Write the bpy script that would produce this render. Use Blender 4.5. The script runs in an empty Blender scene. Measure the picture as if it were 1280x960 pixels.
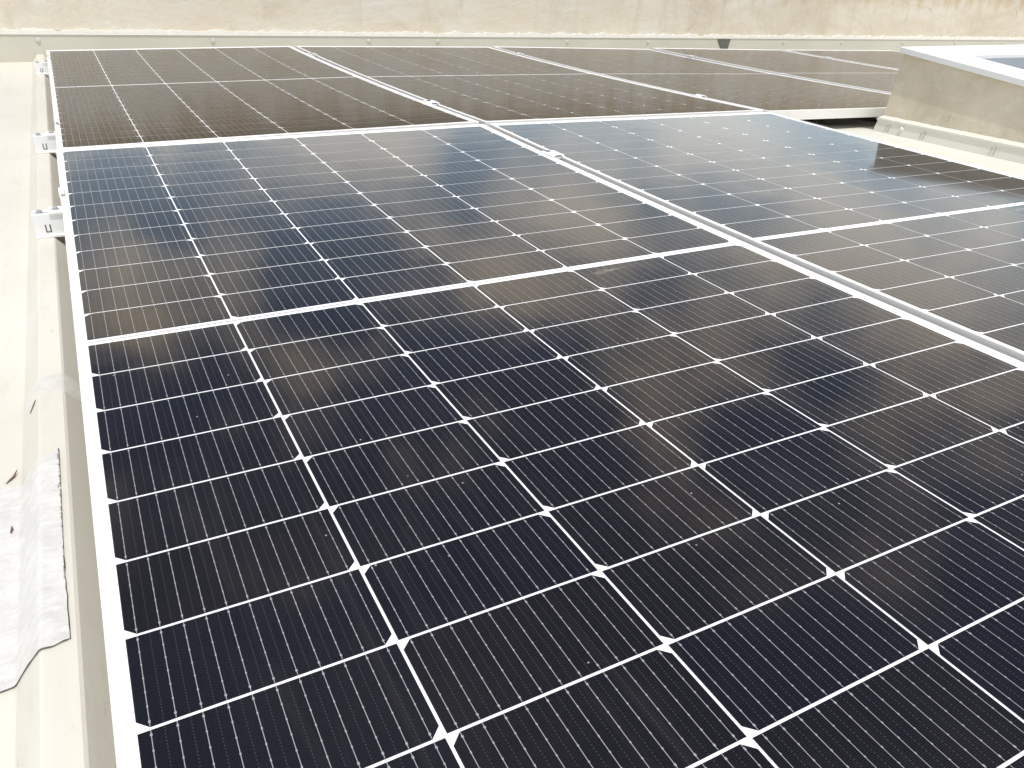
import bpy, bmesh, math, random
from mathutils import Vector, Matrix, noise
random.seed(7)
R = math.radians
scn = bpy.context.scene
C = scn.collection

# ------------------------------------------------------------------ camera
cam = bpy.data.cameras.new('camera')
cam_o = bpy.data.objects.new('camera', cam)
C.objects.link(cam_o)
cam.sensor_width = 36.0
cam.lens = 36.0 * 985.66 / 1280.0
cam.clip_start, cam.clip_end = 0.02, 6000
_r = ((0.88476346, -0.46448166, 0.03808417), (-0.19370907, -0.44084597, -0.87643119), (0.42387547, 0.76805704, -0.48001872))
_m = Matrix(((_r[0][0], -_r[1][0], -_r[2][0], 0.0446), (_r[0][1], -_r[1][1], -_r[2][1], -1.0717),
             (_r[0][2], -_r[1][2], -_r[2][2], 0.4565), (0, 0, 0, 1)))
cam_o.matrix_world = _m
scn.camera = cam_o

# ------------------------------------------------------------------ sky and sun
SUN_DIR = Vector((-0.06, -0.31, 0.95)).normalized()
elev = math.asin(SUN_DIR.z)
azim = math.atan2(SUN_DIR.x, SUN_DIR.y)
world = bpy.data.worlds.new('World')
scn.world = world
world.use_nodes = True
SKY_STRENGTH = 0.13
CLOUD = (1.0, 0.83, 0.62, 1)
CLOUD_GAIN = 18.0


def build_world():
    nt = world.node_tree
    N, L = nt.nodes, nt.links
    N.clear()
    out = N.new('ShaderNodeOutputWorld')
    bg = N.new('ShaderNodeBackground')
    bg.inputs['Strength'].default_value = SKY_STRENGTH
    sky = N.new('ShaderNodeTexSky')
    sky.sky_type = 'NISHITA'
    sky.sun_disc = False
    sky.sun_elevation = elev
    sky.sun_rotation = azim
    sky.air_density = 1.0
    sky.dust_density = 0.9
    tc = N.new('ShaderNodeTexCoord')
    mp = N.new('ShaderNodeMapping')
    mp.inputs['Scale'].default_value = (1.0, 1.0, 1.9)
    mp.inputs['Location'].default_value = (8.3, 0.9, 5.5)
    L.new(tc.outputs['Generated'], mp.inputs['Vector'])
    n1 = N.new('ShaderNodeTexNoise')
    n1.inputs['Scale'].default_value = 5.0
    n1.inputs['Detail'].default_value = 7
    n1.inputs['Roughness'].default_value = 0.55
    L.new(mp.outputs['Vector'], n1.inputs['Vector'])
    rp = N.new('ShaderNodeValToRGB')
    rp.color_ramp.elements[0].position = 0.45
    rp.color_ramp.elements[1].position = 0.64
    # clouds bank up towards the horizon and thin out overhead
    sx = N.new('ShaderNodeSeparateXYZ')
    L.new(tc.outputs['Generated'], sx.inputs[0])
    rz = N.new('ShaderNodeMapRange')
    rz.inputs['From Min'].default_value = 0.10
    rz.inputs['From Max'].default_value = 0.75
    rz.inputs['To Min'].default_value = 0.11
    rz.inputs['To Max'].default_value = -0.14
    L.new(sx.outputs['Z'], rz.inputs['Value'])
    ad = N.new('ShaderNodeMath')
    L.new(n1.outputs['Fac'], ad.inputs[0])
    L.new(rz.outputs['Result'], ad.inputs[1])
    L.new(ad.outputs[0], rp.inputs['Fac'])
    cl = N.new('ShaderNodeRGB')
    cl.outputs[0].default_value = tuple(c * CLOUD_GAIN for c in CLOUD[:3]) + (1,)
    mx = N.new('ShaderNodeMix')
    mx.data_type = 'RGBA'
    L.new(rp.outputs['Color'], mx.inputs['Factor'])
    L.new(sky.outputs['Color'], mx.inputs['A'])
    L.new(cl.outputs[0], mx.inputs['B'])
    # pale haze low over the horizon
    hz = N.new('ShaderNodeMapRange')
    hz.interpolation_type = 'SMOOTHSTEP'
    hz.inputs['From Min'].default_value = 0.08
    hz.inputs['From Max'].default_value = 0.46
    hz.inputs['To Min'].default_value = 0.62
    hz.inputs['To Max'].default_value = 0.0
    L.new(sx.outputs['Z'], hz.inputs['Value'])
    hm = N.new('ShaderNodeMix')
    hm.data_type = 'RGBA'
    hm.inputs['B'].default_value = (10.4, 13.6, 15.8, 1)
    L.new(hz.outputs['Result'], hm.inputs['Factor'])
    L.new(mx.outputs['Result'], hm.inputs['A'])
    L.new(hm.outputs['Result'], bg.inputs['Color'])
    L.new(bg.outputs['Background'], out.inputs['Surface'])


build_world()
sun = bpy.data.lights.new('sun', 'SUN')
sun.energy = 3.4
sun.angle = R(0.6)
sun.color = (1.0, 0.96, 0.90)
sun_o = bpy.data.objects.new('sun', sun)
C.objects.link(sun_o)
sun_o.rotation_euler = SUN_DIR.to_track_quat('Z', 'Y').to_euler()

scn.view_settings.view_transform = 'Standard'
scn.view_settings.look = 'None'
scn.view_settings.gamma = 1.0
scn.view_settings.exposure = 0.08
scn.view_settings.use_curve_mapping = False
scn.render.engine = 'CYCLES'
scn.cycles.use_denoising = True
scn.cycles.max_bounces = 8
scn.cycles.diffuse_bounces = 4
scn.cycles.glossy_bounces = 4
scn.cycles.sample_clamp_indirect = 8.0


# ------------------------------------------------------------------ material helpers
class NT:
    def __init__(self, name):
        self.m = bpy.data.materials.new(name)
        self.m.use_nodes = True
        self.t = self.m.node_tree
        self.N, self.L = self.t.nodes, self.t.links
        self.b = self.N['Principled BSDF']

    def new(self, ty, **kw):
        n = self.N.new(ty)
        for k, v in kw.items():
            setattr(n, k, v)
        return n

    def put(self, sock, v):
        if isinstance(v, (int, float)):
            sock.default_value = v
        elif isinstance(v, tuple):
            sock.default_value = v
        else:
            self.L.new(v, sock)

    def math(self, op, a, b=None, c=None, clamp=False):
        n = self.new('ShaderNodeMath', operation=op)
        n.use_clamp = clamp
        self.put(n.inputs[0], a)
        if b is not None:
            self.put(n.inputs[1], b)
        if c is not None:
            self.put(n.inputs[2], c)
        return n.outputs[0]

    def mix(self, f, a, b):
        n = self.new('ShaderNodeMix', data_type='RGBA')
        self.put(n.inputs['Factor'], f)
        self.put(n.inputs['A'], a if not (isinstance(a, tuple) and len(a) == 3) else a + (1,))
        self.put(n.inputs['B'], b if not (isinstance(b, tuple) and len(b) == 3) else b + (1,))
        return n.outputs['Result']

    def coord(self, scale=(1, 1, 1), loc=(0, 0, 0)):
        tc = self.new('ShaderNodeTexCoord')
        mp = self.new('ShaderNodeMapping')
        mp.inputs['Scale'].default_value = scale
        mp.inputs['Location'].default_value = loc
        self.L.new(tc.outputs['Object'], mp.inputs['Vector'])
        return mp.outputs['Vector']

    def noise(self, vec, scale, detail=4, rough=0.55, dist=0.0):
        n = self.new('ShaderNodeTexNoise')
        n.inputs['Scale'].default_value = scale
        n.inputs['Detail'].default_value = detail
        n.inputs['Roughness'].default_value = rough
        n.inputs['Distortion'].default_value = dist
        self.L.new(vec, n.inputs['Vector'])
        return n.outputs['Fac']

    def ramp(self, f, stops):
        n = self.new('ShaderNodeValToRGB')
        cr = n.color_ramp
        while len(cr.elements) < len(stops):
            cr.elements.new(0.5)
        for e, (p, c) in zip(cr.elements, stops):
            e.position = p
            e.color = (c, c, c, 1) if isinstance(c, (int, float)) else c + (1,)
        self.L.new(f, n.inputs['Fac'])
        return n.outputs['Color']

    def bump(self, h, strength, dist):
        n = self.new('ShaderNodeBump')
        n.inputs['Strength'].default_value = strength
        n.inputs['Distance'].default_value = dist
        self.L.new(h, n.inputs['Height'])
        self.L.new(n.outputs['Normal'], self.b.inputs['Normal'])

    def set(self, **kw):
        for k, v in kw.items():
            s = self.b.inputs[k.replace('_', ' ')]
            if isinstance(v, tuple) and len(v) == 3:
                v = v + (1,)
            self.put(s, v)
        return self


GLOSS = 0.075
PU, PV, MID = 0.1845, 0.0925, 0.0155
CELLW = 0.1821
RIB = CELLW / 11.0


def glass_dirt(nt, base, amount=1.0):
    """dust specks and dried splashes that lie on the glass"""
    v = nt.coord()
    film = nt.ramp(nt.noise(v, 3.0, 5, 0.6), [(0.42, 0.0), (0.75, 0.014 * amount)])
    col = nt.mix(film, base, (0.55, 0.5, 0.42))
    # faint run marks left by dried water
    wm = nt.noise(nt.coord((26, 2.2, 1), (1.1, 0.4, 0)), 1.0, 4, 0.65, 0.8)
    col = nt.mix(nt.ramp(wm, [(0.56, 0.0), (0.72, 0.011 * amount)]), col, (0.6, 0.57, 0.5))
    sp = nt.new('ShaderNodeTexVoronoi', feature='F1')
    sp.inputs['Scale'].default_value = 42.0
    nt.L.new(v, sp.inputs['Vector'])
    keep = nt.math('GREATER_THAN', nt.noise(v, 9.0, 3, 0.6), 0.56)
    spot = nt.math('MULTIPLY', nt.math('LESS_THAN', sp.outputs['Distance'], 0.042), keep)
    col = nt.mix(nt.math('MULTIPLY', spot, 0.55), col, (0.6, 0.58, 0.52))
    # dried splashes, long across the panel
    v2 = nt.coord((3.0, 14.0, 1.0), (0.7, 0.2, 0))
    a = nt.noise(v2, 1.0, 2, 0.5)
    b = nt.noise(nt.coord((60, 140, 1)), 1.0, 3, 0.7)
    sm = nt.math('MULTIPLY', nt.ramp(a, [(0.715, 0.0), (0.75, 1.0)]), nt.ramp(b, [(0.45, 0.0), (0.62, 0.5)]))
    return nt.mix(nt.math('MULTIPLY', sm, amount), col, (0.55, 0.47, 0.36))


def gloss_wobble(nt):
    v = nt.coord()
    h = nt.noise(v, 7.0, 2, 0.5)
    nt.bump(h, 0.12, 0.004)


def mat_cell():
    nt = NT('monocrystalline_cell')
    tc = nt.new('ShaderNodeTexCoord')
    sep = nt.new('ShaderNodeSeparateXYZ')
    nt.L.new(tc.outputs['Object'], sep.inputs[0])
    x, y = sep.outputs[0], sep.outputs[1]
    # fine fingers across the cell
    fy = nt.math('FRACT', nt.math('DIVIDE', nt.math('ADD', y, 5.0), 0.00145))
    fing = nt.math('LESS_THAN', fy, 0.055)
    xm = nt.math('MODULO', nt.math('ADD', x, 3 * PU), PU)
    xr = nt.math('DIVIDE', nt.math('SUBTRACT', xm, 0.0012), RIB)
    near_mid = nt.math('LESS_THAN', nt.math('ABSOLUTE', nt.math('SUBTRACT', nt.math('FRACT', xr), 0.02)), 0.018)
    dash = nt.math('LESS_THAN', nt.math('FRACT', nt.math('DIVIDE', nt.math('ADD', y, 5.0), 0.0029)), 0.40)
    dots = nt.math('MULTIPLY', near_mid, dash)
    geo = nt.new('ShaderNodeNewGeometry')
    rnd = geo.outputs['Random Per Island']
    base = nt.mix(rnd, (0.0060, 0.0066, 0.0105), (0.0075, 0.0070, 0.0090))
    base = nt.mix(nt.math('MULTIPLY', fing, 0.16), base, (0.42, 0.42, 0.44))
    base = nt.mix(nt.math('MULTIPLY', dots, 0.10), base, (0.5, 0.5, 0.52))
    base = glass_dirt(nt, base)
    nt.set(Base_Color=base, Roughness=GLOSS, IOR=1.21, Specular_Tint=(1.0, 0.96, 0.90))
    gloss_wobble(nt)
    return nt.m


def mat_backsheet():
    nt = NT('white_backsheet')
    nt.set(Base_Color=glass_dirt(nt, (0.87, 0.87, 0.86, 1)), Roughness=GLOSS, IOR=1.21, Specular_Tint=(1.0, 0.96, 0.90))
    gloss_wobble(nt)
    return nt.m


def mat_ribbon():
    nt = NT('tinned_ribbon')
    nt.set(Base_Color=(0.30, 0.30, 0.31), Roughness=0.25, IOR=1.21, Specular_Tint=(1.0, 0.96, 0.90))
    return nt.m


def mat_alu(name, col=(0.80, 0.80, 0.80), rough=0.42, metal=0.35):
    nt = NT(name)
    v = nt.coord((1, 1, 1))
    n = nt.noise(v, 14, 4, 0.6)
    c = nt.mix(nt.ramp(n, [(0.35, 0.0), (0.75, 0.25)]), col, tuple(k * 0.82 for k in col))
    nt.set(Base_Color=c, Roughness=rough, Metallic=metal)
    return nt.m


def mat_plain(name, col, rough=0.7, metal=0.0, var=0.2, scale=20):
    nt = NT(name)
    v = nt.coord()
    n = nt.noise(v, scale, 5, 0.6)
    c = nt.mix(nt.ramp(n, [(0.3, 0.0), (0.75, 1.0)]), col, tuple(k * (1 - var) for k in col))
    nt.set(Base_Color=c, Roughness=rough, Metallic=metal)
    return nt.m


def mat_roof():
    nt = NT('cream_painted_sheet')
    v = nt.coord()
    big = nt.ramp(nt.noise(v, 1.6, 6, 0.6), [(0.35, 0.0), (0.7, 1.0)])
    c = nt.mix(big, (0.64, 0.62, 0.545), (0.575, 0.55, 0.47))
    # streaks that run down the sheet
    st = nt.ramp(nt.noise(nt.coord((38, 1.3, 12)), 1.0, 4, 0.6), [(0.5, 0.0), (0.75, 0.20)])
    c = nt.mix(st, c, (0.50, 0.465, 0.37))
    sc = nt.ramp(nt.noise(nt.coord((160, 40, 60)), 1.0, 3, 0.7), [(0.64, 0.0), (0.70, 0.5)])
    c = nt.mix(sc, c, (0.46, 0.43, 0.35))
    gv = nt.ramp(nt.noise(nt.coord((30, 7, 30), (4, 1, 0)), 1.0, 6, 0.72), [(0.55, 0.0), (0.72, 0.35)])
    c = nt.mix(gv, c, (0.47, 0.44, 0.345))
    # dirty stain where the sheets lap
    tc = nt.new('ShaderNodeTexCoord')
    sep = nt.new('ShaderNodeSeparateXYZ')
    nt.L.new(tc.outputs['Object'], sep.inputs[0])
    bx = nt.math('SUBTRACT', 1.0, nt.math('DIVIDE', nt.math('ABSOLUTE', nt.math('ADD', sep.outputs[0], 0.022)), 0.020), clamp=True)
    by = nt.math('SUBTRACT', 1.0, nt.math('DIVIDE', nt.math('ABSOLUTE', nt.math('SUBTRACT', sep.outputs[1], 0.045)), 0.040), clamp=True)
    gr = nt.noise(nt.coord((1, 1, 1)), 160, 4, 0.7)
    msk = nt.math('MULTIPLY', nt.math('MULTIPLY', bx, by), nt.math('MULTIPLY', gr, 4.0))
    c = nt.mix(nt.ramp(msk, [(0.35, 0.0), (0.8, 0.8)]), c, (0.20, 0.17, 0.12))
    nt.set(Base_Color=c, Roughness=0.5)
    nt.bump(nt.noise(v, 60, 4, 0.6), 0.15, 0.002)
    return nt.m


def mat_wall():
    nt = NT('stained_cream_plaster')
    v = nt.coord()
    a = nt.ramp(nt.noise(v, 1.1, 7, 0.62), [(0.32, 0.0), (0.68, 1.0)])
    c = nt.mix(a, (0.67, 0.62, 0.52), (0.60, 0.525, 0.41))
    p = nt.ramp(nt.noise(nt.coord((1.6, 1, 4.5), (3, 0, 1)), 1.6, 6, 0.65, 0.6), [(0.48, 0.0), (0.66, 0.6)])
    c = nt.mix(p, c, (0.64, 0.61, 0.55))
    # run-down streaks
    s = nt.ramp(nt.noise(nt.coord((3.2, 1, 0.55), (1.3, 0, 0)), 2.2, 5, 0.65), [(0.54, 0.0), (0.74, 0.5)])
    c = nt.mix(s, c, (0.47, 0.39, 0.27))
    w = nt.ramp(nt.noise(nt.coord((9, 1, 0.7), (5.1, 0, 0)), 1.3, 4, 0.6, 0.4), [(0.62, 0.0), (0.70, 0.55)])
    c = nt.mix(w, c, (0.58, 0.56, 0.51))
    # damp brown blotches, mostly at the right end of the wall
    tc = nt.new('ShaderNodeTexCoord')
    sp = nt.new('ShaderNodeSeparateXYZ')
    nt.L.new(tc.outputs['Object'], sp.inputs[0])
    side = nt.math('MULTIPLY', nt.math('SUBTRACT', sp.outputs[0], 1.0), 0.022, clamp=True)
    bl = nt.math('ADD', nt.noise(nt.coord((1.0, 1, 2.2), (8, 0, 3)), 1.9, 7, 0.66, 0.5), side)
    c = nt.mix(nt.ramp(bl, [(0.54, 0.0), (0.78, 0.6)]), c, (0.49, 0.41, 0.29))
    # brown grime added to the upper wall to darken its reflection in the panels
    tc = nt.new('ShaderNodeTexCoord')
    sp = nt.new('ShaderNodeSeparateXYZ')
    nt.L.new(tc.outputs['Object'], sp.inputs[0])
    ht = nt.math('SUBTRACT', sp.outputs[2], nt.math('MULTIPLY', sp.outputs[0], -0.0115))
    band_edge = nt.math('MULTIPLY', nt.noise(nt.coord((7, 1, 0.8), (2.2, 0, 0)), 1.6, 5, 0.65), 0.42)
    dm = nt.ramp(nt.math('ADD', ht, band_edge), [(0.46, 0.0), (0.62, 0.9)])
    c = nt.mix(dm, c, (0.45, 0.335, 0.185))
    # hairline cracks
    vo = nt.new('ShaderNodeTexVoronoi', feature='DISTANCE_TO_EDGE')
    vo.inputs['Scale'].default_value = 2.4
    dv = nt.new('ShaderNodeMix', data_type='VECTOR')
    dv.inputs['Factor'].default_value = 0.12
    nz = nt.new('ShaderNodeTexNoise')
    nz.inputs['Scale'].default_value = 5
    nt.L.new(v, nz.inputs['Vector'])
    nt.L.new(v, dv.inputs['A'])
    nt.L.new(nz.outputs['Color'], dv.inputs['B'])
    nt.L.new(dv.outputs['Result'], vo.inputs['Vector'])
    ck = nt.math('MULTIPLY', nt.math('LESS_THAN', vo.outputs['Distance'], 0.006),
                 nt.ramp(nt.noise(v, 2.2, 3, 0.5), [(0.57, 0.0), (0.63, 0.5)]))
    c = nt.mix(ck, c, (0.25, 0.20, 0.14))
    # small pits and dark specks
    sp = nt.ramp(nt.noise(v, 38, 3, 0.75), [(0.68, 0.0), (0.74, 0.55)])
    c = nt.mix(sp, c, (0.34, 0.27, 0.18))
    nt.set(Base_Color=c, Roughness=0.9)
    nt.bump(nt.noise(v, 22, 8, 0.7), 0.5, 0.012)
    return nt.m


def mat_concrete():
    nt = NT('grey_cement_render')
    v = nt.coord()
    a = nt.ramp(nt.noise(v, 5.0, 7, 0.62), [(0.3, 0.0), (0.7, 1.0)])
    c = nt.mix(a, (0.66, 0.585, 0.455), (0.50, 0.435, 0.325))
    b = nt.ramp(nt.noise(v, 16, 5, 0.7), [(0.52, 0.0), (0.72, 0.6)])
    c = nt.mix(b, c, (0.66, 0.62, 0.53))
    d = nt.ramp(nt.noise(v, 45, 3, 0.7), [(0.70, 0.0), (0.75, 0.7)])
    c = nt.mix(d, c, (0.22, 0.19, 0.15))
    nt.set(Base_Color=c, Roughness=0.92)
    nt.bump(nt.noise(v, 45, 6, 0.65), 0.5, 0.006)
    return nt.m


def mat_tape():
    nt = NT('aluminium_tape')
    v = nt.coord()
    c = nt.mix(nt.ramp(nt.noise(v, 30, 5, 0.65), [(0.4, 0.0), (0.75, 1.0)]), (0.66, 0.65, 0.615), (0.56, 0.55, 0.515))
    d = nt.ramp(nt.noise(v, 220, 3, 0.7), [(0.66, 0.0), (0.74, 0.5)])
    c = nt.mix(d, c, (0.35, 0.33, 0.29))
    nt.set(Base_Color=c, Roughness=0.42, Metallic=0.1)
    cr = nt.noise(nt.coord((70, 190, 70)), 1.0, 4, 0.6, 1.2)
    nt.bump(cr, 0.30, 0.004)
    return nt.m


M = {
    'cell': mat_cell(), 'back': mat_backsheet(), 'ribbon': mat_ribbon(),
    'frame': mat_alu('anodised_frame', (0.80, 0.785, 0.745), 0.42, 0.08),
    'rail': mat_alu('mill_aluminium', (0.84, 0.84, 0.83), 0.38, 0.15),
    'steel': mat_alu('bolt_steel', (0.50, 0.50, 0.50), 0.35, 0.8),
    'dark': mat_plain('dark_slot', (0.09, 0.09, 0.085), 0.8),
    'roof': mat_roof(), 'wall': mat_wall(), 'concrete': mat_concrete(),
    'flash': mat_plain('painted_flashing', (0.53, 0.505, 0.425), 0.55, 0.0, 0.10, 3.0),
    'flashlight': mat_plain('worn_flashing_paint', (0.58, 0.56, 0.48), 0.6, 0.0, 0.25, 60.0),
    'clip': mat_plain('weathered_clip', (0.50, 0.485, 0.42), 0.7, 0.0, 0.3, 60.0),
    'lapseal': mat_plain('aged_lap_sealant', (0.62, 0.605, 0.545), 0.7, 0.0, 0.2, 90.0),
    'curbflash': mat_plain('pale_grey_flashing', (0.68, 0.67, 0.585), 0.5, 0.0, 0.08, 5.0),
    'seal': mat_plain('white_sealant', (0.76, 0.735, 0.665), 0.75, 0.0, 0.12, 30.0),
    'cap': mat_plain('white_powder_coat', (0.74, 0.735, 0.71), 0.4, 0.0, 0.05, 6.0),
    'glazing': mat_plain('blue_grey_sheet', (0.34, 0.37, 0.40), 0.35, 0.0, 0.12, 4.0),
    'gap_dark': mat_plain('gap_shade', (0.13, 0.125, 0.11), 0.85, 0.0, 0.3, 40.0),
    'dirt_shade': mat_plain('dirt_and_shade', (0.10, 0.085, 0.065), 0.9, 0.0, 0.3, 200.0),
    'twig': mat_plain('dry_twig', (0.14, 0.08, 0.045), 0.9, 0.0, 0.4, 300.0),
    'tape': mat_tape(),
    'ground': mat_plain('dry_ground', (0.30, 0.26, 0.19), 0.95, 0.0, 0.35, 0.05),
}


# ------------------------------------------------------------------ mesh helpers
def obj(name, bm, mat, parent=None, smooth=False):
    me = bpy.data.meshes.new(name)
    bmesh.ops.recalc_face_normals(bm, faces=bm.faces[:])
    bm.to_mesh(me)
    bm.free()
    if smooth:
        for p in me.polygons:
            p.use_smooth = True
    me.materials.append(mat)
    o = bpy.data.objects.new(name, me)
    C.objects.link(o)
    o.parent = parent
    return o


def tag(o, label=None, cat=None, group=None, kind=None):
    for k, v in (('label', label), ('category', cat), ('group', group), ('kind', kind)):
        if v:
            o[k] = v
    return o


def thing(name, label, cat, loc=(0, 0, 0), group=None):
    o = bpy.data.objects.new(name, None)
    o.empty_display_size = 0.05
    C.objects.link(o)
    o.location = loc
    return tag(o, label, cat, group)


def copy_tree(o, parent=None):
    c = o.copy()
    C.objects.link(c)
    c.parent = parent
    for ch in list(o.children):
        copy_tree(ch, c)
    return c


def box(bm, x0, x1, y0, y1, z0, z1, bev=0.0):
    t = bmesh.new()
    vs = [t.verts.new(p) for p in ((x0, y0, z0), (x1, y0, z0), (x1, y1, z0), (x0, y1, z0),
                                   (x0, y0, z1), (x1, y0, z1), (x1, y1, z1), (x0, y1, z1))]
    for f in ((0, 3, 2, 1), (4, 5, 6, 7), (0, 1, 5, 4), (1, 2, 6, 5), (2, 3, 7, 6), (3, 0, 4, 7)):
        t.faces.new([vs[i] for i in f])
    if bev:
        bmesh.ops.bevel(t, geom=t.edges[:], offset=bev, segments=2, affect='EDGES', profile=0.6)
    merge(bm, t)


def merge(bm, t):
    me = bpy.data.meshes.new('tmp')
    t.to_mesh(me)
    t.free()
    bm.from_mesh(me)
    bpy.data.meshes.remove(me)


def prism(bm, pts, axis, a0, a1):
    """closed 2D outline swept along an axis; pts are the two other coordinates in order"""
    def at(p, a):
        q = list(p)
        q.insert(axis, a)
        return q
    v0 = [bm.verts.new(at(p, a0)) for p in pts]
    v1 = [bm.verts.new(at(p, a1)) for p in pts]
    n = len(pts)
    for i in range(n):
        bm.faces.new((v0[i], v0[(i + 1) % n], v1[(i + 1) % n], v1[i]))
    bm.faces.new(v0)
    bm.faces.new(v1)


def cyl(bm, c, r, h, seg=12, r2=None):
    r2 = r if r2 is None else r2
    a = [bm.verts.new((c[0] + r * math.cos(2 * math.pi * i / seg), c[1] + r * math.sin(2 * math.pi * i / seg), c[2])) for i in range(seg)]
    b = [bm.verts.new((c[0] + r2 * math.cos(2 * math.pi * i / seg), c[1] + r2 * math.sin(2 * math.pi * i / seg), c[2] + h)) for i in range(seg)]
    for i in range(seg):
        bm.faces.new((a[i], a[(i + 1) % seg], b[(i + 1) % seg], b[i]))
    bm.faces.new(a)
    bm.faces.new(b)


def tube(bm, pts, r, seg=6):
    rings = []
    for i, p in enumerate(pts):
        p = Vector(p)
        d = (Vector(pts[min(i + 1, len(pts) - 1)]) - Vector(pts[max(i - 1, 0)])).normalized()
        u = d.orthogonal().normalized()
        w = d.cross(u)
        rr = r[i] if isinstance(r, (list, tuple)) else r
        rings.append([bm.verts.new(p + rr * (math.cos(2 * math.pi * k / seg) * u + math.sin(2 * math.pi * k / seg) * w)) for k in range(seg)])
    for a, b in zip(rings, rings[1:]):
        for k in range(seg):
            bm.faces.new((a[k], a[(k + 1) % seg], b[(k + 1) % seg], b[k]))
    bm.faces.new(rings[0])
    bm.faces.new(rings[-1])


# ------------------------------------------------------------------ roof shape
def lerp_tab(t, tab):
    if t <= tab[0][0]:
        return tab[0][1]
    for (a, fa), (b, fb) in zip(tab, tab[1:]):
        if t <= b:
            return fa + (fb - fa) * (t - a) / (b - a)
    return tab[-1][1]


HA = [(0.3, 0.0), (0.6, -0.001), (1.15, -0.002), (1.73, -0.007), (2.3, -0.0155), (2.9, -0.018), (4.5, -0.03), (14, -0.12)]
HB = [(0.0, -0.011), (0.57, -0.0126), (1.16, -0.013), (1.73, -0.0193), (2.32, -0.030), (2.9, -0.0427), (4.07, -0.065), (5.2, -0.085), (14, -0.2)]


def hgt(u, v):
    t = max(-0.6, min(1.7, v / 2.29))
    a, b = lerp_tab(u, HA), lerp_tab(u, HB)
    if u < 0:
        b = -0.006
    return a + (b - a) * t


RP, RC = 0.28, -0.0555
PROF = [(-0.0425, -0.120), (-0.0400, -0.1185), (-0.0160, -0.0868), (-0.0130, -0.0850),
        (0.0130, -0.0850), (0.0160, -0.0868), (0.0400, -0.1185), (0.0425, -0.120)]


def prof(u):
    d = (u - RC + RP / 2) % RP - RP / 2
    if d <= PROF[0][0] or d >= PROF[-1][0]:
        return -0.120
    return lerp_tab(d, PROF)


V_WALL = 3.90
ROOF_U = (-3.7, 9.0)


def roof_us(u0, u1):
    us = [u0, u1]
    k = int((u0 - RC) / RP) - 1
    while RC + k * RP < u1 + RP:
        for d, _ in PROF:
            u = RC + k * RP + d
            if u0 < u < u1:
                us.append(u)
        for d in (0.085, 0.125, 0.155, 0.195):       # shallow stiffening swages of the pan
            u = RC + k * RP + d
            if u0 < u < u1:
                us.append(u)
        k += 1
    return sorted(set(round(u, 5) for u in us))


def sheet(us, vs, zf):
    bm = bmesh.new()
    g = [[bm.verts.new((u, v, zf(u, v))) for v in vs] for u in us]
    for i in range(len(us) - 1):
        for j in range(len(vs) - 1):
            bm.faces.new((g[i][j], g[i + 1][j], g[i + 1][j + 1], g[i][j + 1]))
    return bm


def frange(a, b, n):
    return [a + (b - a) * i / n for i in range(n + 1)]


ground_bm = sheet(frange(-3000, 3000, 6), frange(-3000, 3000, 6), lambda u, v: -6.0)
tag(obj('ground', ground_bm, M['ground']), kind='structure')

US = roof_us(*ROOF_U)
tag(obj('roof', sheet(US, frange(0.0, V_WALL, 16), lambda u, v: prof(u) + hgt(u, v)), M['roof']), kind='structure')
# the nearer sheet laps a few millimetres over the farther one
tag(obj('roof', sheet(US, frange(-4.0, 0.018, 16), lambda u, v: prof(u) + hgt(u, v) + 0.0025), M['roof']), kind='structure')

# ------------------------------------------------------------------ parapet wall with its flashing
WS = -0.0115


def wz(u):
    return WS * u


def wall_slab(u0, u1, v0, v1, z0, z1, n=12, rough_top=0.0, seed=0.0):
    bm = bmesh.new()
    us = frange(u0, u1, n)
    rows = []
    for u in us:
        dz = rough_top * (noise.noise((u * 9 + seed, 0, 0)) + 0.7 * noise.noise((u * 31 + seed, 3, 0)) + 0.5 * noise.noise((u * 70 + seed, 7, 0)))
        dv = 0.5 * rough_top * noise.noise((u * 23 + seed, 9, 0))
        rows.append([bm.verts.new(p) for p in ((u, v0 + dv, z0 + wz(u)), (u, v1, z0 + wz(u)), (u, v1, z1 + dz + wz(u)), (u, v0 + dv, z1 + dz + wz(u)))])
    for a, b in zip(rows, rows[1:]):
        for k in range(4):
            bm.faces.new((a[k], a[(k + 1) % 4], b[(k + 1) % 4], b[k]))
    bm.faces.new(rows[0])
    bm.faces.new(rows[-1])
    return bm


UW = (-3.7, 12.0)
parapet = thing('parapet_wall', 'stained cream plaster parapet wall running along the back of the roof', 'wall', (0, V_WALL + 0.02, -0.15))


def wpart(name, bm, mat, parent=parapet, **kw):
    o = obj(name, bm, mat, parent, **kw)
    p = parent
    off = Vector((0, 0, 0))
    while p is not None:
        off += p.location
        p = p.parent
    o.location = -off if o.parent is parapet else (0, 0, 0)
    return o


wpart('wall_face', wall_slab(UW[0], UW[1], V_WALL + 0.02, V_WALL + 0.22, -0.16, 0.47), M['wall'])
wpart('coping', wall_slab(UW[0], UW[1], V_WALL - 0.005, V_WALL + 0.245, 0.473, 0.515), M['wall'])
flash = wpart('flashing', wall_slab(UW[0], UW[1], V_WALL, V_WALL + 0.0185, -0.16, -0.003, 40), M['flash'])
wpart('flashing_hem', wall_slab(UW[0], UW[1], V_WALL - 0.004, V_WALL + 0.0185, -0.002, 0.012, 40), M['seal'])
wpart('mortar_bead', wall_slab(UW[0], UW[1], V_WALL + 0.001, V_WALL + 0.0185, 0.0125, 0.022, 900, 0.014, 4.0), M['seal'])
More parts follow.
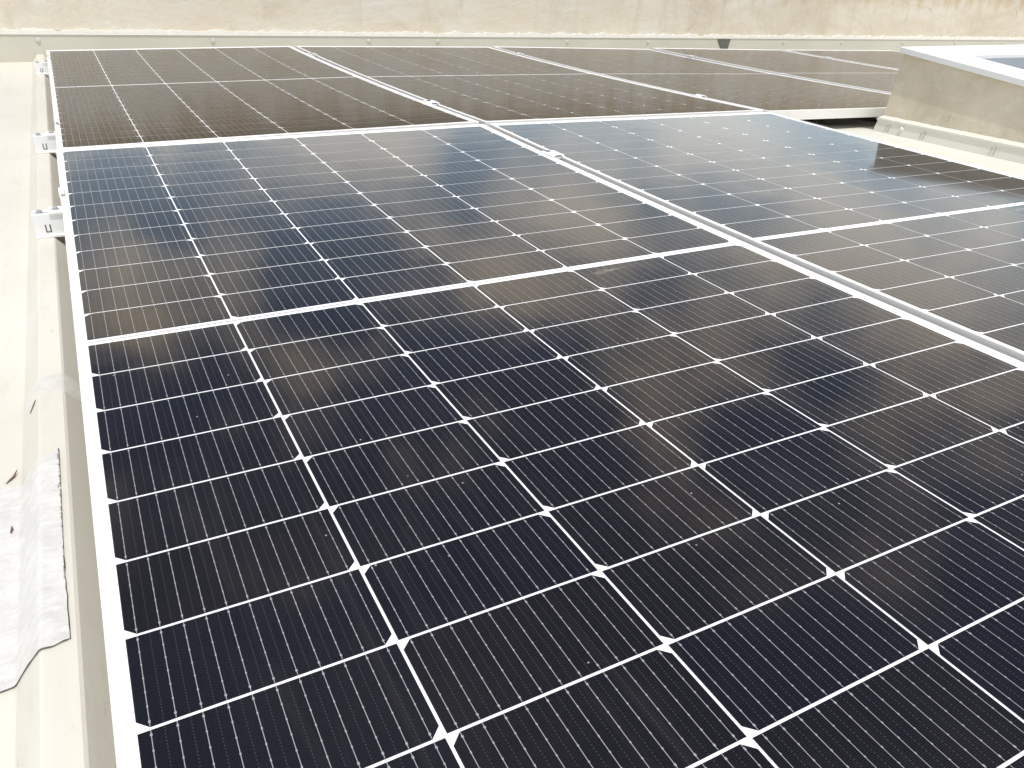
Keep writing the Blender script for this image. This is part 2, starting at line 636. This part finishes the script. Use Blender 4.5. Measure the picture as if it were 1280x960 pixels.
# fixings and clips along the flashing
for u in (-0.05, 0.80, 1.70, 2.15, 3.10, 3.78, 5.1, 5.75, 6.5, 7.2, 7.9, 8.7):
    bm = bmesh.new()
    z = wz(u) - 0.028
    t = bmesh.new()
    cyl(t, (0, 0, 0), 0.012, 0.006, 10, 0.008)
    bmesh.ops.rotate(t, verts=t.verts[:], cent=(0, 0, 0), matrix=Matrix.Rotation(R(90), 3, 'X'))
    bmesh.ops.translate(t, verts=t.verts[:], vec=(u, V_WALL - 0.0005, z))
    merge(bm, t)
    box(bm, u - 0.014, u + 0.012, V_WALL - 0.0016, V_WALL - 0.0004, z - 0.010, z + 0.009, 0.0005)
    wpart('fixing_plate', bm, M['flashlight'], flash)
bm = bmesh.new()
z = wz(4.48)
prism(bm, [(4.42, z - 0.006), (4.545, z - 0.006), (4.53, z - 0.075), (4.47, z - 0.080)], 1, V_WALL - 0.006, V_WALL - 0.001)
wpart('dark_gap_patch', bm, M['gap_dark'], flash)  # flat dark piece painted as the shaded hole where the flashing is torn

# ------------------------------------------------------------------ solar panels
ML, MR = 0.0125, 0.0185          # border left and right of the cells
W2 = 3 * PU + (ML + MR) / 2
XL, XR = -3 * PU - ML, 3 * PU + MR
H2 = 1.1395
SAG = 0.0103


def sagz(y):
    return -SAG * (1 - (y / H2) ** 2)


def frame_bm():
    bm = bmesh.new()
    pr = [(0.0, -0.0010), (0.0010, 0.0), (0.0084, 0.0), (0.0092, -0.0006), (0.0092, -0.0024), (0.0022, -0.0024),
          (0.0022, -0.0330), (0.0280, -0.0330), (0.0280, -0.0350), (0.0, -0.0350)]
    path = []
    n = 24
    for i in range(n):
        path.append((-1, 0, -W2, -H2 + 2 * H2 * i / n))
    sides = [((-W2, -H2), (-W2, H2)), ((-W2, H2), (W2, H2)), ((W2, H2), (W2, -H2)), ((W2, -H2), (-W2, -H2))]
    rings = []
    for (a, b) in sides:
        m = 24 if a[0] == b[0] else 1
        for i in range(m):
            t = i / m
            p = (a[0] + (b[0] - a[0]) * t, a[1] + (b[1] - a[1]) * t)
            rings.append((p, i == 0))
    vr = []
    for (p, corner) in rings:
        ring = []
        for d, z in pr:
            x, y = p
            if corner or abs(abs(y) - H2) < 1e-9:
                x -= math.copysign(d, x)
                y -= math.copysign(d, y)
            else:
                x -= math.copysign(d, x)
            ring.append(bm.verts.new((x, y, z + sagz(max(-H2, min(H2, y))))))
        vr.append(ring)
    bmesh.ops.translate(bm, verts=bm.verts[:], vec=((MR - ML) / 2, 0, 0))
    k = len(pr)
    for a, b in zip(vr, vr[1:] + vr[:1]):
        for i in range(k):
            bm.faces.new((a[i], a[(i + 1) % k], b[(i + 1) % k], b[i]))
    return bm


def backsheet_bm():
    bm = bmesh.new()
    ys = frange(-H2 + 0.004, H2 - 0.004, 24)
    top = -0.0020
    rows = [[bm.verts.new((s * (W2 - 0.004) + (MR - ML) / 2, y, z + sagz(y))) for s, z in ((-1, top), (1, top), (1, top - 0.004), (-1, top - 0.004))] for y in ys]
    for a, b in zip(rows, rows[1:]):
        for k in range(4):
            bm.faces.new((a[k], a[(k + 1) % 4], b[(k + 1) % 4], b[k]))
    bm.faces.new(rows[0])
    bm.faces.new(rows[-1])
    return bm


CH, CB, CT = 0.0905, 0.0075, 0.0125      # half-cell height, chamfer sizes


def rows_y():
    ys = []
    for j in range(12):
        ys.append((-(MID / 2 + (j + 1) * PV) + 0.0012, -(MID / 2 + j * PV) - 0.0012, 0))
        ys.append(((MID / 2 + j * PV) + 0.0012, (MID / 2 + (j + 1) * PV) - 0.0012, 1))
    return ys


def cells_bm():
    bm = bmesh.new()
    z0 = -0.0017
    for c in range(6):
        x0 = -3 * PU + c * PU + 0.0012
        x1 = x0 + CELLW
        for (y0, y1, half) in rows_y():
            near = (c % 2 == 0) == (half == 0)      # which long edge carries the cut corners
            ch = 0.0082
            if near:
                pts = [(x0 + ch, y0), (x1 - ch, y0), (x1, y0 + ch), (x1, y1), (x0, y1), (x0, y0 + ch)]
            else:
                pts = [(x0, y0), (x1, y0), (x1, y1 - ch), (x1 - ch, y1), (x0 + ch, y1), (x0, y1 - ch)]
            bm.faces.new([bm.verts.new((x, y, z0 + sagz(y))) for x, y in pts])
    return bm


def ribbons_bm(pads):
    bm = bmesh.new()
    z0 = -0.0014

    def q(xa, xb, ya, yb, dz=0.0):
        bm.faces.new([bm.verts.new((x, y, z0 + dz + sagz(y))) for x, y in ((xa, ya), (xb, ya), (xb, yb), (xa, yb))])
    hw = 0.00028
    for c in range(6):
        x0 = -3 * PU + c * PU + 0.0012
        for i in range(11):
            x = x0 + (i + .5) * RIB
            for (y0, y1, half) in rows_y():
                q(x - hw, x + hw, y0 + 0.0004, y1 - 0.0004)
                if pads:
                    for k in range(7):
                        y = y0 + 0.0045 + (y1 - y0 - 0.009) * k / 6
                        s = 0.0008 if k in (0, 6) else 0.0006
                        q(x - s, x + s, y - s * 1.3, y + s * 1.3, 0.0002)
    # cross ribbon in the middle gap
    q(-3 * PU, 3 * PU, -0.0008, 0.0008)
    return bm


frame_me = backs_me = cells_me = None
ribbon_me = {}


def make_panel(label, loc, tu, tv, yaw, pads):
    global frame_me, backs_me, cells_me
    p = thing('solar_panel', label, 'solar panel', loc, 'solar panels laid in two rows on the roof')
    p.rotation_euler = (R(tu), R(tv), R(yaw))
    if frame_me is None:
        a = obj('frame', frame_bm(), M['frame'], p)
        b = obj('backsheet', backsheet_bm(), M['back'], p)
        c = obj('cell_grid', cells_bm(), M['cell'], p)
        frame_me, backs_me, cells_me = a.data, b.data, c.data
    else:
        for nm, me in (('frame', frame_me), ('backsheet', backs_me), ('cell_grid', cells_me)):
            o = bpy.data.objects.new(nm, me)
            C.objects.link(o)
            o.parent = p
    if pads not in ribbon_me:
        ribbon_me[pads] = obj('busbars', ribbons_bm(pads), M['ribbon'], p).data
    else:
        o = bpy.data.objects.new('busbars', ribbon_me[pads])
        C.objects.link(o)
        o.parent = p
    return p


X0 = 3 * PU
VB = 2.282
panels = {
    'A0': ('large foreground solar panel in the front left, running out of the bottom of the photo', (X0, 0, 0), 0, 0, 0, True),
    'A1': ('solar panel in the front right beside the grey skylight, mirroring its dark upstand', (X0 + 1.1590, 0.0, -0.0071), -0.10, 0.85, -0.05, True),
    'B0': ('back row panel at the far left corner beside the bare roof sheet', (X0 - 0.002, VB + 0.0238, -0.0126), -0.56, -0.30, 0.17, False),
    'B1': ('second back row panel from the left, behind the front right panel', (X0 + 1.1590, VB + 0.0270, -0.0193), -0.53, 0.86, 0.08, False),
    'B2': ('third back row solar panel from the left, its front frame bare above a dark gap', (X0 + 2.320, VB + 0.0235, -0.0427), -0.38, 1.45, 0.12, False),
    'B3': ('fourth back row solar panel from the left, one front corner hidden by the skylight', (X0 + 3.481, VB + 0.012, -0.066), -0.2, 1.35, 0.0, False),
    'B4': ('rightmost back row solar panel, mostly hidden behind the white skylight cap', (X0 + 4.642, VB + 0.004, -0.088), -0.2, 1.0, 0.0, False),
}
P = {k: make_panel(*a) for k, a in panels.items()}

# ------------------------------------------------------------------ mini rails and clamps


def rail_bm(length):
    """hollow strut: flange feet, two slots open on the side"""
    bm = bmesh.new()
    out = [(0.0, 0.0), (0.046, 0.0), (0.046, 0.004), (0.041, 0.004), (0.041, 0.046), (0.027, 0.046), (0.027, 0.036),
           (0.019, 0.036), (0.019, 0.046), (0.005, 0.046), (0.005, 0.004), (0.0, 0.004)]
    prism(bm, out, 0, 0.0, length)
    return bm


def screw_bm():
    bm = bmesh.new()
    cyl(bm, (0, 0, 0), 0.0075, 0.0015, 14)
    cyl(bm, (0, 0, 0.0016), 0.0045, 0.004, 6)
    return bm


def end_clamp(label, loc):
    e = thing('end_clamp', label, 'clamp', loc, 'end clamps along the left panel edge')
    bm = bmesh.new()
    # Z shaped: foot, riser, lip that grips the frame
    prism(bm, [(-0.030, 0.0), (-0.0005, 0.0), (-0.0005, 0.0385), (0.006, 0.0385), (0.006, 0.0415), (-0.004, 0.0415), (-0.004, 0.004), (-0.030, 0.004)], 1, -0.022, 0.022)
    body = obj('clamp_body', bm, M['rail'], e)
    for y in (-0.010, 0.010):
        bm = bmesh.new()
        t = bmesh.new()
        cyl(t, (0, 0, 0), 0.0034, 0.0012, 10)
        bmesh.ops.rotate(t, verts=t.verts[:], cent=(0, 0, 0), matrix=Matrix.Rotation(R(-90), 3, 'Y'))
        bmesh.ops.translate(t, verts=t.verts[:], vec=(-0.0041, y, 0.027))
        merge(bm, t)
        obj('hole', bm, M['dark'], body)
    b = obj('bolt', screw_bm(), M['steel'], e)
    b.location = (-0.017, 0, 0.0042)
    return e


rail_specs = [('white aluminium mini rail under the foreground panel, nearest of the left edge brackets', 0.725),
              ('white aluminium mini rail at the joint of the front and back rows, left edge', 1.525),
              ('white aluminium mini rail at the far left corner under the back row panel', 3.14)]
clamp_labels = ['silver end clamp holding the left edge of the foreground panel',
                'silver end clamp on the left panel edge where the two rows meet',
                'silver end clamp at the far left corner close to the wall']
rail_src = None
for (lab, v), cl in zip(rail_specs, clamp_labels):
    z = -0.0845 + hgt(-0.05, v)
    r = thing('mini_rail', lab, 'rail', (-0.072, v - 0.004, z), 'mini rails on the roof ribs')
    rb = obj('rail_body', rail_bm(0.34), M['rail'], r)
    # slot marks on the rail's near face
    bm = bmesh.new()
    for dx in (0.019, 0.027):
        box(bm, dx, dx + 0.0022, -0.0002 + 0.0045, 0.0046, 0.012, 0.026)
    box(bm, 0.019, 0.0292, 0.0043, 0.0046, 0.0100, 0.012)
    obj('slot', bm, M['dark'], rb)
    b = obj('screw', screw_bm(), M['steel'], r)
    b.location = (0.014, 0.023, 0.0462)
    end_clamp(cl, (-0.0111 + (0.0 if v < 1 else 0.004), v + 0.019, z + 0.0463))


def mid_clamp(label, u, v, zt, yaw=0.0):
    m = thing('mid_clamp', label, 'clamp', (u, v, zt), 'mid clamps in the gaps between panels')
    m.rotation_euler = (0, 0, yaw)
    bm = bmesh.new()
    prism(bm, [(-0.019, 0.0005), (0.019, 0.0005), (0.019, 0.0035), (0.0085, 0.0035), (0.0085, -0.006), (-0.0085, -0.006), (-0.0085, 0.0035), (-0.019, 0.0035)], 1, -0.030, 0.030)
    obj('clamp_body', bm, M['rail'], m)
    b = obj('bolt', screw_bm(), M['steel'], m)
    b.location = (0, 0, -0.0058)
    return m


def gap_z(a, b, v):
    # top of the two neighbouring frames near the gap
    pa, pb = P[a], P[b]
    za = (pa.matrix_basis @ Vector((XR, v - pa.location.y, sagz(max(-H2, min(H2, v - pa.location.y)))))).z
    zb = (pb.matrix_basis @ Vector((XL, v - pb.location.y, sagz(max(-H2, min(H2, v - pb.location.y)))))).z
    return max(za, zb)


for a, b, v, lab in (('A0', 'A1', 0.74, 'silver mid clamp in the gap between the two front panels'),
                     ('B0', 'B1', 1.57, 'silver mid clamp in the first back row gap, its near end'),
                     ('B0', 'B1', 3.08, 'silver mid clamp in the first back row gap, close to the wall'),
                     ('B1', 'B2', 1.55, 'silver mid clamp in the second back row gap, its near end'),
                     ('B1', 'B2', 3.10, 'silver mid clamp in the second back row gap, close to the wall'),
                     ('B2', 'B3', 1.50, 'silver mid clamp in the third back row gap, beside the skylight'),
                     ('B2', 'B3', 3.02, 'silver mid clamp in the third back row gap, near the wall'),
                     ('B3', 'B4', 3.0, 'silver mid clamp in the rightmost back row gap, near the wall')):
    pa, pb = P[a], P[b]
    ua = (pa.matrix_basis @ Vector((XR, v - pa.location.y, 0))).x
    ub = (pb.matrix_basis @ Vector((XL, v - pb.location.y, 0))).x
    um = 0.5 * (ua + ub)
    mid_clamp(lab, um, v, gap_z(a, b, v))
    zr = prof(RC + RP * round((um - RC) / RP)) + hgt(um, v)
    rl = thing('mini_rail', lab.replace('silver mid clamp in', 'rail below the clamp in'), 'rail', (um - 0.17, v - 0.023, zr + 0.0003), 'mini rails on the roof ribs')
    obj('rail_body', rail_bm(0.34), M['rail'], rl)

# ------------------------------------------------------------------ skylight with upstand, flashing and cap
SK = thing('skylight', 'grey cement skylight upstand with a white metal cap, right of the front panels', 'skylight', (3.45, 0.5, -0.12))
U0, U1, V0, V1 = 2.847, 4.25, -0.05, 1.068


def capz(v):
    return 0.181 + 0.0985 * (v - 1.077)


def sk(name, bm, mat, parent=None, **kw):
    o = obj(name, bm, mat, parent or SK, **kw)
    if parent is None:
        o.location = -SK.location
    return o


def ring_loft(bm, loops):
    vl = [[bm.verts.new(p) for p in lp] for lp in loops]
    for a, b in zip(vl, vl[1:]):
        n = len(a)
        for i in range(n):
            bm.faces.new((a[i], a[(i + 1) % n], b[(i + 1) % n], b[i]))
    return vl


def rect(u0, u1, v0, v1, zf, n=1):
    pts = []
    cs = [(u0, v0), (u0, v1), (u1, v1), (u1, v0)]
    for (a, b) in zip(cs, cs[1:] + cs[:1]):
        for i in range(n):
            t = i / n
            u, v = a[0] + (b[0] - a[0]) * t, a[1] + (b[1] - a[1]) * t
            pts.append((u, v, zf(u, v)))
    return pts


bm = bmesh.new()
vl = ring_loft(bm, [rect(U0 - 0.018, U1 + 0.018, V0 - 0.018, V1 + 0.018, lambda u, v: -0.135 + hgt(u, v), 8),
                    rect(U0, U1, V0, V1, lambda u, v: capz(v) + 0.003, 8),
                    rect(U0 + 0.15, U1 - 0.15, V0 + 0.15, V1 - 0.15, lambda u, v: capz(v) + 0.003, 8),
                    rect(U0 + 0.15, U1 - 0.15, V0 + 0.15, V1 - 0.15, lambda u, v: -0.12, 8)])
sk('upstand', bm, M['concrete'])

ZB = -0.097
rough = lambda u, v: 0.0018 * noise.noise((u * 25, v * 25, 0)) + 0.0014 * noise.noise((u * 80, v * 80, 4))
bm = bmesh.new()
o1, o2 = 0.024, 0.030
ring_loft(bm, [rect(U0 - 0.42, U1 + 0.20, V0 - 0.20, V1 + 0.20, lambda u, v: ZB + hgt(u, v) + 0.0195 - 0.009, 12),
               rect(U0 - o2, U1 + o2, V0 - o2, V1 + o2, lambda u, v: ZB + hgt(u, v) + 0.0195, 12),
               rect(U0 - o1, U1 + o1, V0 - o1, V1 + o1, lambda u, v: ZB + hgt(u, v) + 0.061, 12),
               rect(U0 - o1 - 0.004, U1 + o1 + 0.004, V0 - o1 - 0.004, V1 + o1 + 0.004, lambda u, v: ZB + hgt(u, v) + 0.063, 12),
               rect(U0 - o1 - 0.004, U1 + o1 + 0.004, V0 - o1 - 0.004, V1 + o1 + 0.004, lambda u, v: ZB + hgt(u, v) + 0.068, 12),
               rect(U0 - 0.010, U1 + 0.010, V0 - 0.010, V1 + 0.010, lambda u, v: ZB + hgt(u, v) + 0.070, 12)])
sk_fl = sk('flashing', bm, M['curbflash'])
bm = bmesh.new()
ring_loft(bm, [rect(U0 - o1 - 0.002, U1 + 0.02, V0 - 0.02, V1 + o1 + 0.002, lambda u, v: ZB + hgt(u, v) + 0.069, 60),
               rect(U0 - 0.016, U1 + 0.02, V0 - 0.02, V1 + 0.016, lambda u, v: ZB + hgt(u, v) + 0.077 + rough(u, v), 60),
               rect(U0 - 0.0055, U1 + 0.005, V0 - 0.005, V1 + 0.0055, lambda u, v: ZB + hgt(u, v) + 0.084 + 1.6 * rough(u, v), 60)])
sk('sealant_bead', bm, M['curbflash'])
# clips pressed into the flashing
for v in (1.035, 0.88, 0.60, 0.31):
    bm = bmesh.new()
    z = ZB + hgt(U0, v) + 0.040
    for s in (-1, 1):
        box(bm, U0 - 0.0305, U0 - 0.0262, v + s * 0.007 - 0.0006, v + s * 0.007 + 0.0006, z - 0.012, z + 0.012 - s * 0.003)
    sk('clip', bm, M['clip'], sk_fl)
bm = bmesh.new()
t = bmesh.new()
cyl(t, (0, 0, 0), 0.010, 0.006, 12, 0.006)
bmesh.ops.rotate(t, verts=t.verts[:], cent=(0, 0, 0), matrix=Matrix.Rotation(R(-90), 3, 'Y'))
bmesh.ops.translate(t, verts=t.verts[:], vec=(U0 - 0.0270, 0.975, ZB + 0.045 + hgt(U0, 0.97)))
merge(bm, t)
sk('rivet', bm, M['curbflash'], sk_fl)
# white cap ring
CU0, CU1, CV0, CV1 = 2.83, 4.30, -0.10, 1.077
RW = 0.185
bm = bmesh.new()
TH = 0.0205


def capl(i, dz):
    return rect(CU0 + i, CU1 - i, CV0 + i * 0.85, CV1 - i * 0.85, lambda u, v: capz(v) + dz)


vl = ring_loft(bm, [capl(0.03, 0.0045), capl(0.03, 0.0), capl(0.0012, 0.0), capl(0, 0.0012), capl(0, TH - 0.0015), capl(0.0015, TH), capl(RW - 0.001, TH), capl(RW, TH - 0.001), capl(RW, -0.060)])
sk('cap_frame', bm, M['cap'])
bm = bmesh.new()
bm.faces.new([bm.verts.new(p) for p in rect(CU0 + RW - 0.01, CU1 - RW + 0.01, CV0 + RW * 0.85 - 0.01, CV1 - RW * 0.85 + 0.01, lambda u, v: capz(v) - 0.034)])
ext = bmesh.ops.extrude_face_region(bm, geom=bm.faces[:])
bmesh.ops.translate(bm, verts=[g for g in ext['geom'] if isinstance(g, bmesh.types.BMVert)], vec=(0, 0, -0.006))
sk('glazing', bm, M['glazing'])
bm = bmesh.new()
ring_loft(bm, [capl(RW + 0.0005, TH - 0.012), capl(RW + 0.004, TH - 0.012), capl(RW + 0.004, -0.0335), capl(RW + 0.0005, -0.0335)])
sk('inner_liner', bm, M['glazing'])

# ------------------------------------------------------------------ aluminium repair tape on the left rib
TV0, TV1 = -0.466, -0.146


def surf(u, v):
    return prof(u) + hgt(u, v) + 0.0025


us = sorted(set(frange(-0.200, -0.104, 20) + frange(-0.100, -0.072, 12) + frange(-0.0705, -0.0475, 14)))
vs = frange(TV0, TV1, 150)
bm = bmesh.new()
g = []
for i, u in enumerate(us):
    row = []
    for j, v in enumerate(vs):
        uu = u
        if i == len(us) - 1:
            uu = u - 0.006 * (v - TV0) / (TV1 - TV0) + 0.0012 * noise.noise((v * 60, 2, 0))
        vv = v
        if j in (0, len(vs) - 1):
            vv = v + 0.006 * noise.noise((u * 40, j, 0)) + (0.012 * (u + 0.07) / 0.03 if (j and u > -0.071) else 0)
        wr = 0.0010 * noise.noise((uu * 60, vv * 190, 1)) + 0.0012 * noise.noise((uu * 110 - vv * 60, vv * 60, 8)) + 0.0016 * noise.noise((uu * 18 + vv * 45, vv * 25 - uu * 30, 5))
        row.append(bm.verts.new((uu, vv, surf(uu, vv) + 0.0022 + wr)))
    g.append(row)
for i in range(len(us) - 1):
    for j in range(len(vs) - 1):
        bm.faces.new((g[i][j], g[i + 1][j], g[i + 1][j + 1], g[i][j + 1]))
tp = thing('repair_tape', 'wrinkled silver aluminium tape stuck over the roof rib at the lower left', 'tape', (-0.08, -0.3, -0.1))
o = obj('tape_strip', bm, M['tape'], tp, smooth=True)
o.location = -tp.location
bm = bmesh.new()
pa = []
for v in frange(TV0, TV1 + 0.004, 70):
    u = -0.0475 - 0.006 * (v - TV0) / (TV1 - TV0) + 0.0012 * noise.noise((v * 60, 2, 0)) + 0.0004
    pa.append((u, v, surf(u, v) + 0.0012))
tube(bm, pa, [0.0002 + 0.0009 * abs(noise.noise((p[1] * 35, 0, 3))) for p in pa], 6)
o = obj('edge_dirt_shade', bm, M['dirt_shade'], tp)  # dark line paints the shadow and grime under the curled tape edge
o.location = -tp.location
bm = bmesh.new()
pa = [(u, TV0 + 0.006 * noise.noise((u * 40, 0, 0)) - 0.0006, surf(u, TV0) + 0.0012) for u in us if u < -0.048]
tube(bm, pa, [0.0002 + 0.0004 * abs(noise.noise((p[0] * 90, 0, 3))) for p in pa], 6)
o = obj('edge_dirt_shade', bm, M['dirt_shade'], tp)
o.location = -tp.location

# sealant strip on the sheet lap
us = [u for u in roof_us(-0.096, -0.0165)]
vs = frange(0.019, 0.075, 10)
bm = bmesh.new()
g = [[bm.verts.new((u, v + (0.006 * noise.noise((u * 50, 1, 0)) if j == 10 else 0), prof(u) + hgt(u, v) + 0.0016 + 0.0008 * noise.noise((u * 90, v * 90, 0)))) for j, v in enumerate(vs)] for u in us]
for i in range(len(us) - 1):
    for j in range(len(vs) - 1):
        bm.faces.new((g[i][j], g[i + 1][j], g[i + 1][j + 1], g[i][j + 1]))
tag(obj('sealant_strip', bm, M['lapseal'], smooth=True), 'pale sealant strip across the roof rib where two sheets lap', 'sealant')


# twigs and debris on the pan
def twig(label, pts, r):
    bm = bmesh.new()
    tube(bm, pts, r, 6)
    tag(obj('twig', bm, M['twig'], smooth=True), label, 'twig', 'bits of dry debris on the roof sheet')


zt = -0.120 + 0.004
twig('curved brown twig on the cream roof sheet left of the repair tape top',
     [(-0.112, -0.132, zt), (-0.108, -0.127, zt + 0.001), (-0.104, -0.121, zt + 0.001), (-0.100, -0.112, zt + 0.004)], [0.0004, 0.0010, 0.0013, 0.0004])
twig('tiny dark twig curled on the silver tape beside the roof rib',
     [(-0.1045, -0.238, zt + 0.003), (-0.1030, -0.232, zt + 0.0035), (-0.1036, -0.226, zt + 0.003)], [0.0006, 0.0012, 0.0004])
twig('thin straw lying on the rib slope beside the sheet lap',
     [(-0.084, 0.003, surf(-0.084, 0.003) + 0.001), (-0.079, 0.010, surf(-0.079, 0.010) + 0.001), (-0.0755, 0.017, surf(-0.0755, 0.017) + 0.001)], [0.0005, 0.0009, 0.0004])
